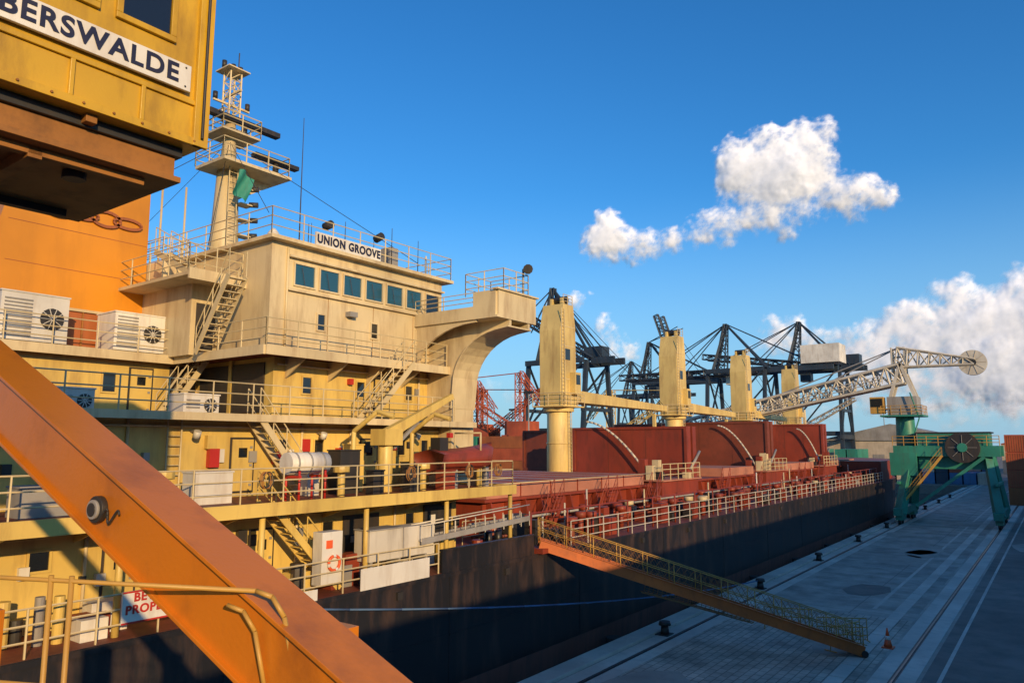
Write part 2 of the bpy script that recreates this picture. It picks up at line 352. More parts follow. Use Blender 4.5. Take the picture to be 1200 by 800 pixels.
a.box(-24,-23.4,22.6,23.1,ZT+.14,ZT+1.2,grey); a.cyl((-23.6,21.9,ZT+1.4),(-23.2,21.9,ZT+1.5),.17,dark,10); a.cyl((-23.6,19.1,ZT+1.3),(-23.2,19.1,ZT+1.35),.17,dark,10)
a.box(-22.7,-22.62,17.9,21.3,ZT+.12,ZT+.66,white)
a.done()
text('name_board_letters','UNION GROOVE',(-22.6,19.6,ZT+.39),.46,navy,ship,sx=.86,bold=.014)

f=B('funnel',ship)
def frust(b,lo,hi,z0,z1,mat):
    b.add([(lo[0],lo[2],z0),(lo[1],lo[2],z0),(lo[1],lo[3],z0),(lo[0],lo[3],z0),(hi[0],hi[2],z1),(hi[1],hi[2],z1),(hi[1],hi[3],z1),(hi[0],hi[3],z1)],
     [(0,3,2,1),(4,5,6,7),(0,1,5,4),(1,2,6,5),(2,3,7,6),(3,0,4,7)],mat)
frust(f,(-37,-29.6,8.6,15.0),(-37,-29.6,8.9,15.0),ZD,14.,forange2)
frust(f,(-36.9,-29.65,8.95,14.97),(-36.9,-29.65,10.8,14.9),14.,22.,orange)
frust(f,(-36.95,-29.6,10.75,14.95),(-36.95,-29.6,11,14.9),22.,23.,forange2)
for i in range(3): f.cyl((-33+i*1.1,12.5,23),(-33+i*1.1,12.3,24.2),.35,dark,12)
for k in range(4):
    yc=11.5+k*.85; zc=17.75; prev=None
    for i in range(17):
        t=2*math.pi*i/16; p=(-29.57,yc+math.cos(t)*.55,zc+math.sin(t)*(.3 if k%2==0 else .2))
        if prev: f.beam(prev,p,.06,.11,forange2)
        prev=p
for y in (10.6,12.6,14.4): f.box(-29.6,-29.54,y,y+.05,ZD,14,rust)
for z in (15.5,17.): f.box(-29.65,-29.64,9.9,14.9,z,z+.02,forange2)
f.box(-29.6,-29.5,9,15,13.95,14.05,cream)
f.done()

m=B('radar_mast',ship)
mx,my=-32.3,20.
m.cyl((mx,my,15),(mx,my,22.4),.85,cream,14,.5)
m.box(mx-1.2,mx+1.2,my-1.2,my+1.2,16.5,17.3,cream)
m.cyl((mx,my,22.4),(mx,my,25),.42,cream,10,.25)
m.box(mx-.9,mx+1.6,my-1.2,my+2.6,22.35,22.5,cream)
m.rail([(mx+1.5,my-1.2,22.5),(mx+1.5,my+2.5,22.5),(mx-.9,my+2.5,22.5),(mx-.9,my-1.2,22.5),(mx+1.5,my-1.2,22.5)],railcream,1.,1.1,.03)
m.prism([(my+.3,22.35),(my+2.5,22.35),(my+.3,20.9)],'x',mx-.1,mx+.1,cream)
m.box(mx-.8,mx+1.,my-1.,my+1.1,24.1,24.2,cream)
m.rail([(mx+1,my-1,24.2),(mx+1,my+1.1,24.2),(mx-.8,my+1.1,24.2),(mx-.8,my-1,24.2),(mx+1,my-1,24.2)],railcream,.9,1,.03)
m.cyl((mx+.3,my+.6,24.2),(mx+.3,my+.6,24.9),.15,dark,8)
m.box(mx+.1,mx+.5,my-1.4,my+2.6,24.9,25.15,dark)
m.cyl((mx+1.2,my+1.9,22.5),(mx+1.2,my+1.9,23.1),.15,dark,8); m.box(mx+1,mx+1.4,my+.6,my+3.2,23.1,23.3,dark)
m.truss((mx,my,25),(mx,my,27.6),.6,.6,5,cream,.045)
m.box(mx-.8,mx+.8,my-.05,my+.05,26.4,26.5,cream); m.box(mx-.6,mx+.6,my-.6,my+.6,27.6,27.66,cream)
m.box(mx-.05,mx+.05,my-1.,my+1.,25.8,25.9,cream)
for k,(yy,zz) in enumerate(((-.9,25.9),(.9,25.9),(0,27.7),(-.5,27.7),(.4,27.7))): m.cyl((mx,my+yy,zz),(mx,my+yy,zz+.35),.12,dark,8)
m.cyl((mx,my+.3,27.6),(mx,my+.3,28.8),.03,dark,5)
for s_ in range(5): m.cyl((mx+.6,my+.9,18.4+s_*.8),(mx+.9,my+1.2,18.4+s_*.8),.14,dark,8); m.box(mx+.2,mx+.8,my+.3,my+1.0,18.3+s_*.8,18.36+s_*.8,cream)
m.ladder(mx+.85,my-.2,16.5,22.4,railcream)
for e in ((-23,16,17.5),(-24,25,17.5),(-31,14,19),(-40,17,17),(-27,16,16.7)): m.cyl((mx,my,24),e,.015,dark,4)
for p_ in ((-31,17.2),(-30,15.6)):
    m.cyl((p_[0],p_[1],15),(p_[0],p_[1],20.5),.05,cream,6)
m.done()
fl=B('flag',ship)
gx=8; vs=[];fs=[]
for j in range(5):
    for i in range(gx): 
        s_=i/(gx-1); vs.append((mx+1.5+.16*math.sin(s_*7+j*.6),my-.3+s_*.75-.1*j,22.1-j*.32-.35*s_*s_))
for j in range(4):
    for i in range(gx-1): k=j*gx+i; fs.append((k,k+1,k+gx+1,k+gx))
fl.add(vs,fs,green,True); fl.done()

c=B('provision_crane',ship)
c.cyl((-20.3,19.6,ZB),(-20.3,19.6,ZB+1.7),.28,cream2,12); c.box(-20.7,-19.9,19.2,20.1,ZB+1.7,ZB+2.3,cream2)
c.beam((-20.2,19.3,ZB+2.0),(-20.2,23.2,ZB+3.7),.32,.42,cream2,.2,.22); c.beam((-20.2,19.9,ZB+1.6),(-20.2,21.2,ZB+2.6),.12,.12,grey)
c.cyl((-20.2,23.1,ZB+3.6),(-20.2,23.1,ZB+2.2),.012,dark,4); c.box(-20.3,-20.1,23,23.2,ZB+2,ZB+2.2,redc)
c.done(.02)
rb=B('rescue_boat',ship)
secs=[]
for i in range(11):
    t=i/10; y=21.6+t*4.0; w=.85*(math.sin(min(1,(1-t)*2.2)*math.pi/2))**.6 if t<1 else .03; w=max(w,.03)
    keel=ZB+.55+.35*max(0,t-.6)**1.2*2; top=ZB+1.35+.3*t*t
    secs.append([(-20+w,y,top),(-20+w*.8,y,keel+.25),(-20,y,keel),(-20-w*.8,y,keel+.25),(-20-w,y,top),(-20,y,top+.18)])
vs=[p for s_ in secs for p in s_]; fs=[(i*6+k,i*6+(k+1)%6,(i+1)*6+(k+1)%6,(i+1)*6+k) for i in range(10) for k in range(6)]+[(0,1,2,3,4,5),tuple(60+k for k in range(6))[::-1]]
rb.add(vs,fs,hatchred,True); rb.box(-20.5,-19.5,22.6,22.8,ZB,ZB+.8,grey); rb.box(-20.5,-19.5,24.6,24.8,ZB,ZB+.8,grey)
rb.box(-20.25,-19.75,22,22.5,ZB+1.4,ZB+2,dark); rb.tube([(-20.7,24,ZB+1.4),(-20.7,24,ZB+2.2),(-19.3,24,ZB+2.2),(-19.3,24,ZB+1.4)],.04,railcream)
rb.done()
lr=B('life_raft_canister',ship); y=15.2
lr.cyl((-19.3,y-.75,ZB+1.15),(-19.3,y+.75,ZB+1.15),.34,white,16)
for k in (-.5,0,.5): lr.cyl((-19.3,y+k-.03,ZB+1.15),(-19.3,y+k+.03,ZB+1.15),.355,grey,16)
for k in(-.5,.5):
    lr.tube([(-19.6,y+k,ZB),(-19.6,y+k,ZB+.95)],.04,redc); lr.tube([(-18.95,y+k,ZB),(-18.95,y+k,ZB+.95)],.04,redc); lr.box(-19.7,-18.9,y+k-.04,y+k+.04,ZB+.7,ZB+.78,redc)
lr.done()
cl=B('deck_equipment',ship)
for (x,y,w,d,hh,mt) in ((-20.8,17.6,.9,.7,1.5,dark),(-21.3,23.4,.8,.6,1.2,white),(-20.5,12,1.2,.7,.9,white),(-21.4,9.4,.9,.6,1.4,cream2),(-20.2,7.4,1.2,.8,.7,grey),(-21.5,18.8,.6,.5,1.7,cream2),(-19.6,18.2,.5,.4,.8,dark),(-21.0,21.4,.6,.6,1.0,dark),(-19.2,19.6,.5,.4,.9,dark),(-19.4,21.6,.7,.4,.7,hatchred),(-20.9,16.4,.5,.4,1.1,railwhite)):
    cl.box(x-d/2,x+d/2,y,y+w,ZB,ZB+hh,mt); cl.box(x-d/2-.03,x+d/2+.03,y-.03,y+w+.03,ZB+hh,ZB+hh+.05,mt)
for y in (6,10.8,17,21,24.4):
    cl.cyl((-19.7,y,ZB),(-19.7,y,ZB+.8),.13,cream2,8); cl.cyl((-19.7,y,ZB+.8),(-19.7,y,ZB+1.),.28,cream2,10)
for y in (18.3,21.3): cl.tube([(-20.6,y,ZB),(-20.6,y,ZB+2.2),(-19.6,y+.2,ZB+2.9),(-18.9,y+.3,ZB+2.7)],.09,cream2,8)
for y in (13.1,19.0,22.2,24.):
    for k in range(4):
        prev=None
        for i in range(11):
            t=2*math.pi*i/10; p=(-18.45+.02*k,y+.17*math.cos(t)+.03*k,ZB+.72+.24*math.sin(t))
            if prev: cl.cyl(prev,p,.02,random.choice((rust,net,dark)),4)
            prev=p
for i in range(34):
    y=random.uniform(3,24); x=random.uniform(-20.1,-19)
    if random.random()<.5: cl.cyl((x,y,ZM),(x,y,ZM+random.uniform(.5,1.2)),random.uniform(.1,.25),random.choice((cream2,dark,grey,hatchred,cream2)),10)
    else: cl.box(x-.25,x+.25,y,y+random.uniform(.3,.9),ZM,ZM+random.uniform(.3,1.1),random.choice((cream2,dark,white,grey,hatchred,cream2)))
cl.box(-19.3,-18.55,17.3,20.4,ZM+.75,ZM+1.75,railwhite); cl.box(-19.3,-18.5,17.25,18.8,ZM+1.75,ZM+1.79,grey); cl.box(-18.55,-18.52,18.82,18.86,ZM+.75,ZM+1.75,grey)
for k in range(3): cl.box(-19.2,-18.6,17.4+k*1.3,17.5+k*1.3,ZM,ZM+.75,grey)
cl.box(-18.95,-18.5,15.3,16.1,ZM+.3,ZM+1.9,white); cl.box(-18.5,-18.48,15.45,15.7,ZM+1.4,ZM+1.65,conte)
prev=None
for i in range(15):
    t=2*math.pi*i/14; p=(-18.45,15.75+.22*math.cos(t),ZM+.95+.22*math.sin(t))
    if prev: cl.cyl(prev,p,.05,conte if i%4 else white,6)
    prev=p
cl.box(XS,XS+.03,16.7,19.9,ZM-.15,ZM+.65,white)
cl.box(XS,XS+.03,13.4,15.0,ZM-.3,ZM+.3,white)
cl.done(.012)
al=B('accommodation_ladder',ship)
for x in(-18.9,-18.4):
    al.beam((x,19.6,ZM+1.2),(x,26.2,ZM+1.5),.06,.2,grey); al.tube([(x,19.6,ZM+1.75),(x,26.2,ZM+2.05)],.025,railwhite)
    for i in range(12): al.cyl((x,19.6+i*.6,ZM+1.2),(x,19.6+i*.6,ZM+1.78),.02,railwhite,5)
for i in range(26): al.box(-18.9,-18.4,19.6+i*.26,19.72+i*.26,ZM+1.2+i*.0115,ZM+1.25+i*.0115,grey)
al.done()
rl=B('deck_railing',ship)
rl.rail([(XS-.1,-9,ZM),(XS-.1,20.5,ZM)],railcream,1.05,1.5,.025)
rl.rail([(XS-.1,29.5,ZM),(XS-.1,103,ZM)],railwhite,1.1,1.5,.024)
rl.done()
sg=B('propeller_warning_sign',ship); sg.box(XS-.02,XS+.02,9.2,10.9,ZM+.35,ZM+1.1,white)
for k in ((9.2,10.9,ZM+.35,ZM+.39),(9.2,10.9,ZM+1.06,ZM+1.1)): sg.box(XS+.02,XS+.03,*k,redc)
sg.done()
text('sign_letters','BEWARE\nPROPELLER',(XS+.03,10.05,ZM+.80),.28,redc,ship,bold=.008)

hc=B('cargo_hatches',ship)
H=[(29.5,47.5),(55.,70.),(77.5,91.),(99,112)]
for (y0,y1) in H:
    hc.box(-43,-23.6,y0,y1,ZM,6.1,hatchred); hc.box(-43.4,-23.2,y0-.3,y1+.3,6.1,6.25,hatchred)
    y=y0+.3
    while y<y1: hc.prism([(-23.6,ZM),(-22.9,ZM),(-23.3,6.1),(-23.6,6.1)],'y',y,y+.08,hatchred); y+=1.5
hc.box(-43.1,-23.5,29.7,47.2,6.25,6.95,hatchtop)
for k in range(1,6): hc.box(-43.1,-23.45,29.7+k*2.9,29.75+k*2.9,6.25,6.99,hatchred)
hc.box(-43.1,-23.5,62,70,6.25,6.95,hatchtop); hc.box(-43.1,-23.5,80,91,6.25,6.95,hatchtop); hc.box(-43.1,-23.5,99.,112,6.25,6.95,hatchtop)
def upright(y,x0,x1,zt,mat=hatchred):
    for k,dy in ((0,0),(1,1.1)):
        hc.box(x0,x1,y+dy,y+dy+.7,6.35,zt,mat)
    hc.box(x0,x1,y-.10,y,zt-.2,zt,mat); hc.box(x0,x1,y-.1,y,6.4,6.7,mat)
    for xx in (x0+.1,x1-.1): hc.box(xx-.12,xx+.12,y-.12,y,6.7,zt-.2,mat)
    for t in (.33,.66): xx=x0+(x1-x0)*t; hc.box(xx-.02,xx+.02,y-.02,y,6.7,zt-.2,deckred)
    hc.cyl((x1+.1,y+.2,7),(x1+.1,y+2.2,8.4),.12,grey,6)
upright(56,-34.6,-24,10.4); upright(60.2,-43,-30,10.3,deckred)
upright(76.2,-34.8,-24,11.3,deckred); upright(79,-43,-31,11.3)
upright(98,-31,-24,11.5)
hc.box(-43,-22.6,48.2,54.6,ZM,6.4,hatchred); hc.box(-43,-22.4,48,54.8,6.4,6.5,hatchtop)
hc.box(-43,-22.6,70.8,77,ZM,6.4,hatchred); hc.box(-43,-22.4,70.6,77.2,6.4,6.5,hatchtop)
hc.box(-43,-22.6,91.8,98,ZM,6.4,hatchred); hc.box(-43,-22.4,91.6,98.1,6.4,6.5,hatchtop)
hc.rail([(-22.5,48.1,6.5),(-22.5,54.7,6.5)],railcream,1.1,1.3,.03); hc.rail([(-22.5,70.7,6.5),(-22.5,77.1,6.5)],railcream,1.1,1.3,.03); hc.rail([(-22.5,91.7,6.5),(-22.5,98,6.5)],railcream,1.1,1.3,.035)
hc.rail([(-22.6,26.8,ZM),(-22.6,29.3,ZM)],railcream)
for z,x in ((ZM+.35,-22.2),(ZM+.6,-22.0),(ZM+.9,-22.4),(ZM+.3,-21.6)):
    hc.cyl((x,27,z),(x,103,z),.07,random.choice((hatchred,deckred,grey)),6)
for i in range(150):
    y=random.uniform(27,103); x=random.uniform(-22.3,-18.9); t=random.random()
    if t<.35:
        hc.cyl((x,y,ZM),(x,y,ZM+.9),.15,hatchred,8); hc.cyl((x,y,ZM+.9),(x,y,ZM+1.2),.3,random.choice((hatchred,hatchred,deckred,hatchred,railcream)),10)
    elif t<.75:
        w=random.uniform(.3,1.1); hc.box(x-.3,x+.3,y,y+w,ZM,ZM+random.uniform(.5,1.3),random.choice((hatchred,deckred,hatchred,dark,hatchred,railwhite,dark)))
    elif t<.9: hc.cyl((x,y,ZM),(x,y,ZM+random.uniform(1.2,2.4)),.05,random.choice((hatchred,railwhite,cream)),6)
    else:
        for k in(-.35,.35): hc.cyl((x,y+k,ZM),(x,y+k,ZM+.75),.18,black,10)
        hc.box(x-.2,x+.2,y-.6,y+.6,ZM,ZM+.08,black)
for y in (33,39,45,58,66,80,88): hc.stairs((-22.1,y,ZM),(-22.1,y+1.3,6.2),.6,hatchred)
for i in range(60):
    y=random.uniform(48,98); x=random.uniform(-25,-22.6)
    if any(a0-.3<y<a1+.3 for a0,a1 in H): continue
    hc.box(x,x+.5,y,y+.5,6.5,6.5+random.uniform(.4,1.6),random.choice((hatchred,cream,railwhite,dark,hatchred)))
hc.tube([(-22.9,29,7.0),(-22.9,47.5,7.0)],.03,railcream)
for y in range(27,103,3): hc.cyl((-18.9,y,ZM),(-18.9,y,ZM+1.6),.05,hatchred,6)
for y in range(27,100,3): hc.cyl((-18.9,y,ZM+1.6),(-18.9,y+3,ZM+1.6),.035,hatchred,5)
hc.done()

def deckcrane(y,jib=True,jl=20,ja=0.):
    d=B('deck_crane',ship); x=-33.
    d.cyl((x,y,6.4),(x,y,11.8),1.0,craneyel,18,.95); d.cyl((x,y,11.6),(x,y,12.0),1.25,craneyel,18)
    d.cyl((x,y,9),(x,y,9.12),1.03,craneyel,18)
    d.prism([(y-1.25,12.),(y+1.2,12.),(y+1.1,18.6),(y+.8,20.4),(y-.7,20.4),(y-1.25,18.2)],'x',x-1.,x+1.,craneyel)
    d.box(x+1.,x+1.05,y-.6,y+.2,15.8,16.7,gld); d.box(x+1.,x+1.5,y+.2,y+1.1,13,14.8,craneyel); d.box(x+1.5,x+1.53,y+.35,y+.95,13.8,14.6,gld)
    for z in (14.2,16.9,18.5): d.box(x+1.,x+1.02,y-1.2,y+1.05,z,z+.06,cream)
    d.ladder(x+1.1,y,6.5,12,railcream); d.ladder(x+1.08,y-.9,12,20,railcream); d.box(x-1.5,x+1.5,y-1.6,y+1.6,11.95,12.05,craneyel)
    d.rail([(x-1.5,y-1.55,12.05),(x+1.5,y-1.55,12.05),(x+1.5,y+1.6,12.05)],railcream,1,1.2,.035)
    d.rail([(x+.95,y-.65,20.4),(x+.95,y+.75,20.4)],railcream,.8,.7,.03)
    for k in(-.5,.5): d.box(x+k-.1,x+k+.1,y-.3,y+.7,20.4,21,craneyel)
    d.cyl((x-.7,y+.3,20.9),(x+.7,y+.3,20.9),.32,dark,12)
    if jib:
        for k in(-.8,.8): d.beam((x+k,y+1.2,12.9),(x+k*.35,y+jl,12.6+ja),.45,1.0,craneyel,.3,.55)
        for i in range(1,6): t=i/6; d.beam((x-.8+.5*t,y+1.4+(jl-1.4)*t,12.9-.3*t+ja*t),(x+.8-.5*t,y+1.4+(jl-1.4)*t,12.9-.3*t+ja*t),.15,.2,craneyel)
        for k in(-.4,.4): d.cyl((x+k,y+.3,20.9),(x+k*.3,y+jl-.3,13+ja),.035,dark,4)
        d.cyl((x,y+jl-.5,12.4),(x,y+jl-.5,9),.03,dark,4); d.box(x-.3,x+.3,y+jl-.8,y+jl-.2,8.2,9,redc)
        d.beam((x,y+jl-2.2,6.5),(x,y+jl-2.2,12),.3,.3,craneyel)
    d.done(.04)
deckcrane(51.2); deckcrane(73.8,True,17.5); deckcrane(95,True,18); deckcrane(117,False)
hz=B('hose',ship)
for (y,x0,x1) in ((55.7,-33,-27.5),(75.9,-29,-25.2),(97.6,-27,-24.4)):
    pts=[]
    for i in range(15): t=i/14; pts.append((x0+(x1-x0)*t,y-.25,10.9-(4.0)*(t**1.8)))
    hz.tube(pts,.09,railwhite,6)
hz.done()

# ------------------------------------------------ QUAY
g=B('ground'); g.box(-17.2,900,-300,3000,-6,0,conc); g.box(-1500,-60,190,3000,-6,-.01,landm); g.box(-60,-17.21,190,3000,-6,-.01,landm); g.done()
w=B('water'); w.add([(-4000,-2000,-2),(4000,-2000,-2),(4000,5000,-2),(-4000,5000,-2)],[(0,1,2,3)],wat); w.done()
def sheet(name,x0,x1,y0,y1,z,mat):
    b=B(name); b.add([(x0,y0,z),(x1,y0,z),(x1,y1,z),(x0,y1,z)],[(0,1,2,3)],mat); return b.done()
sheet('stone_paving',-16.3,-6.9,-20,44,.004,cobble)
sheet('concrete_apron',-16.3,-6.9,44,180,.004,slab)
sheet('asphalt_road',-5.1,14,-60,400,.004,asph)
q=B('quay_edge_kerb')
for y in range(-20,180,8): q.box(-17.25,-16.35,y,y+7.97,-.4,.13,concl)
q.done(.03)
t=B('crane_rail_track')
for xr in(-6.0,-15.5):
    t.box(xr-.75,xr-.12,-40,220,-.02,.012,concl); t.box(xr+.12,xr+.75,-40,220,-.02,.012,concl)
    t.box(xr-.12,xr+.12,-40,220,-.02,.006,dark); t.box(xr-.04,xr+.04,-40,220,.0,.03,steelrail)
t.done()
sheet('road_marking',-4.6,-4.45,-40,300,.009,concl)
sheet('road_marking',-9.2,-9.0,46,180,.009,concl)
cv=B('cable_trench_cover')
for y in range(10,120,2): cv.box(-8.1,-7.5,y,y+1.95,0,.02,concl)
cv.done()
pt=B('asphalt_patch')
random.seed(5)
for i in range(16):
    x=random.uniform(-15,-2); y=random.uniform(25,100); L_=random.uniform(1,4); k=9
    if -8.3<x<-4.2: continue
    pts=[(x+random.uniform(.8,1.1)*L_*.5*math.cos(2*math.pi*j/k),y+random.uniform(.8,1.1)*L_*math.sin(2*math.pi*j/k),.014) for j in range(k)]
    pt.add(pts,[tuple(range(k))],random.choice((asph,conc)))
pt.done()
for y in range(20,150,14):
    b=B('bollard'); b.cyl((-16.0,y,.0),(-16.0,y,.45),.22,dark,14,.17); b.cyl((-16.0,y,.45),(-16.0,y,.62),.30,dark,14,.26); b.box(-16.35,-15.7,y-.35,y+.35,0,.05,dark); b.done()
for y in range(22,150,10):
    b=B('quay_fender'); b.cyl((-17.65,y,-1.6),(-17.65,y,.05),.4,rubber,14); b.cyl((-17.65,y,-1.2),(-17.65,y,-1.1),.43,dark,14); b.done()
mr=B('mooring_rope')
def ropeline(p,q_,sag,r=.035):
    p=Vector(p);q_=Vector(q_);pts=[]
    for i in range(17):
        t_=i/16;c_=p.lerp(q_,t_);c_.z-=sag*4*t_*(1-t_);pts.append(c_)
    mr.tube(pts,r,rope,6)
ropeline((-18.25,14,4.3),(-16.05,48,.5),.5)
mr.done()

gw=B('gangway')
P=Vector((-18.6,27.2,4.75));Q=Vector((-7.8,35.8,.25)); d=(Q-P).normalized(); side=Vector((d.y,-d.x,0)).normalized()*.45
for s_ in(-1,1):
    gw.beam(P+side*s_,Q+side*s_,.12,.42,gangor)
    gw.beam(P+side*s_*1.04+Vector((0,0,.22)),Q+side*s_*1.04+Vector((0,0,.22)),.2,.03,gangor)
    for hh in(.6,1.05): gw.cyl(P+side*s_+Vector((0,0,hh)),Q+side*s_+Vector((0,0,hh)),.022,railyellow,6)
    for i in range(13):
        c_=P.lerp(Q,i/12)+side*s_; gw.cyl(c_,c_+Vector((0,0,1.05)),.022,railyellow,6)
    for i in range(48):
        a1=P.lerp(Q,i/48)+side*s_*1.06; a2=P.lerp(Q,min(1,(i+2)/48))+side*s_*1.06
        gw.cyl(a1+Vector((0,0,.2)),a2+Vector((0,0,1.)),.008,net,3); gw.cyl(a1+Vector((0,0,1.)),a2+Vector((0,0,.2)),.008,net,3)
n=56
for i in range(n):
    c_=P.lerp(Q,(i+.5)/n); gw.beam(c_-side,c_+side,.17,.03,rust)
gw.cyl(Q-side*1.3+Vector((0,0,-.08)),Q+side*1.3+Vector((0,0,-.08)),.14,rubber,12)
gw.box(-18.9,-18.0,26.6,27.8,ZM,ZM+.2,hatchred)
gw.done()
sn=B('safety_net')
A=[P.lerp(Q,.35)-side*1.1+Vector((0,0,.3)),P.lerp(Q,.35)-side*5+Vector((0,0,-.9)),P.lerp(Q,.7)-side*4+Vector((0,0,-.5)),P.lerp(Q,.7)-side*1.1+Vector((0,0,.3))]
for i in range(26):
    t_=i/25; pa=A[0].lerp(A[3],t_); pb=A[1].lerp(A[2],t_); mid=pa.lerp(pb,.5)+Vector((0,0,-.4)); sn.tube([pa,mid,pb],.014,net,3)
    if i<14:
        t2=i/13; pa=A[0].lerp(A[1],t2)+Vector((0,0,-.4*math.sin(t2*math.pi))); pb=A[3].lerp(A[2],t2)+Vector((0,0,-.4*math.sin(t2*math.pi))); sn.tube([pa,pb],.014,net,3)
sn.done()
def barrier(x,y,ang,L=2.2):
    b=B('pedestrian_barrier'); dx,dy=math.cos(ang),math.sin(ang)
    p=Vector((x,y,.004)); q_=p+Vector((dx,dy,0))*L
    for z in(.25,.6,1.0): b.cyl(p+Vector((0,0,z)),q_+Vector((0,0,z)),.025,railyellow,6)
    for i in range(8): c_=p.lerp(q_,i/7); b.cyl(c_+Vector((0,0,.25 if i not in(0,7) else 0)),c_+Vector((0,0,1.0)),.02,railyellow,6)
    for c_ in(p,q_): b.beam(c_+Vector((-dy*.3,dx*.3,.03)),c_+Vector((dy*.3,-dx*.3,.03)),.05,.04,railyellow)
    b.done()
barrier(-9.9,37.4,.5); barrier(-8.9,35.6,1.2); barrier(-12.6,38.2,.3)
def cone(x,y):
    b=B('traffic_cone'); b.box(x-.24,x+.24,y-.24,y+.24,.004,.05,conte); b.cyl((x,y,.05),(x,y,.35),.18,conte,16,.12); b.cyl((x,y,.35),(x,y,.52),.12,white,16,.085); b.cyl((x,y,.52),(x,y,.85),.085,conte,16,.025); b.done()
cone(-7.0,37.8)

# ------------------------------------------------ green harbour crane
hcn=empty('harbour_crane')
gp=B('portal',hcn); YG=100.
for x in(-15.5,-6.):
    for y in(YG-4.5,YG+4.5):
        gp.beam((x,y,1.2),(x+(1.2 if x<-10 else -.8),y*.5+YG*.5,8.),.9,1.,green,.7,.7)
    gp.box(x-.45,x+.45,YG-6,YG+6,1.0,1.8,green)
    for y in(YG-5,YG-3.6,YG+3.6,YG+5): gp.cyl((x-.15,y,.42),(x+.15,y,.42),.4,dark,14); gp.box(x-.35,x+.35,y-.6,y+.6,.5,1.0,green)
gp.box(-16,-5.5,YG-3.2,YG-2.4,7.6,8.8,green); gp.box(-16,-5.5,YG+2.4,YG+3.2,7.6,8.8,green)
gp.box(-13.5,-6.5,YG-2.4,YG+2.4,6.2,10.2,green); gp.box(-13.7,-6.3,YG-2.5,YG+2.5,10.2,10.35,dark)
gp.cyl((-9,YG-3.5,8.6),(-9,YG-3.2,8.6),1.7,dark,24); gp.cyl((-9,YG-3.7,8.6),(-9,YG-3.5,8.6),.5,green,16)
for i in range(8):
    t_=2*math.pi*i/8; gp.beam((-9,YG-3.55,8.6),(-9+1.4*math.cos(t_),YG-3.55,8.6+1.4*math.sin(t_)),.05,.05,grey)
gp.windowx(-6.5,YG-1,YG,7.4,8.6,green,gld)
gp.rail([(-16,YG-3.3,8.8),(-5.5,YG-3.3,8.8)],railyellow,1.1,1.2,.04)
gp.beam((-14,YG-3,2),(-7,YG-3,7.6),.35,.35,green); gp.stairs((-15.6,YG-3.8,1.8),(-11,YG-3.8,7.7),.7,railyellow,(0,1,0))
gp.beam((-15.5,YG-4.4,4.6),(-15.5,YG+4.4,4.6),.3,.3,green); gp.beam((-6,YG-4.4,4.6),(-6,YG+4.4,4.6),.3,.3,green)
gp.cyl((-15,YG,8.8),(-15,YG,12.2),1.1,green,18,1.0)
gp.box(-16.4,-13.6,YG-3.4,YG-2.9,5.4,8.,green)
gp.box(-17.3,-12.8,YG-2.3,YG+2.3,12.2,12.4,green); gp.rail([(-17.2,YG-2.2,12.4),(-12.9,YG-2.2,12.4),(-12.9,YG+2.2,12.4)],railyellow,1.1,1.1,.04)
gp.box(-16.6,-13.4,YG-1.5,YG+1.6,12.4,14.6,grey); gp.box(-18.4,-16.9,YG-2,YG-.6,12.6,14.6,railyellow); gp.box(-18.3,-17,YG-2.05,YG-2,13.4,14.4,gld)
gp.done(.04)
gb=B('boom',hcn)
for k in(-.9,.9):
    gb.beam((-16.3,YG+k,14.5),(-15,YG+k,18.6),.35,.35,railwhite); gb.beam((-13.6,YG+k,14.5),(-15,YG+k,18.6),.35,.35,railwhite)
gb.truss((-15,YG,17.4),(-43.5,YG+1,11.6),2.0,2.3,20,railwhite,.2,1.2,1.4)
gb.beam((-16,YG,16.1),(-42,YG+1,10.8),.9,.3,railwhite); gb.rail([(-17,YG-1.2,16.2),(-41,YG-.1,11.2)],railwhite,1.0,1.5,.05)
gb.box(-44.4,-43.2,YG+.2,YG+1.8,10.0,12.4,grey)
gb.truss((-15.4,YG,19.4),(-7.4,YG,18.4),1.6,2.4,7,railwhite,.13,.8,.6)
gb.truss((-15.2,YG,17.2),(-15.2,YG,20.6),1.4,1.2,3,railwhite,.12)
gb.cyl((-15.2,YG,20.6),(-24,YG,16.5),.08,grey,5); gb.cyl((-15.2,YG,20.6),(-31,YG,15),.08,grey,5)
gb.cyl((-7.6,YG-.35,18.3),(-7.6,YG+.35,18.3),1.45,railwhite,28); gb.cyl((-7.6,YG-.42,18.3),(-7.6,YG-.35,18.3),.4,dark,14)
for i in range(10):
    t_=2*math.pi*i/10; gb.beam((-7.6,YG-.37,18.3),(-7.6+1.4*math.cos(t_),YG-.37,18.3+1.4*math.sin(t_)),.05,.05,farcream)
gb.tube([(-14,YG-2,15),(-13.2,YG-2,12),(-14.2,YG-2,9)],.08,green,6)
gb.done()

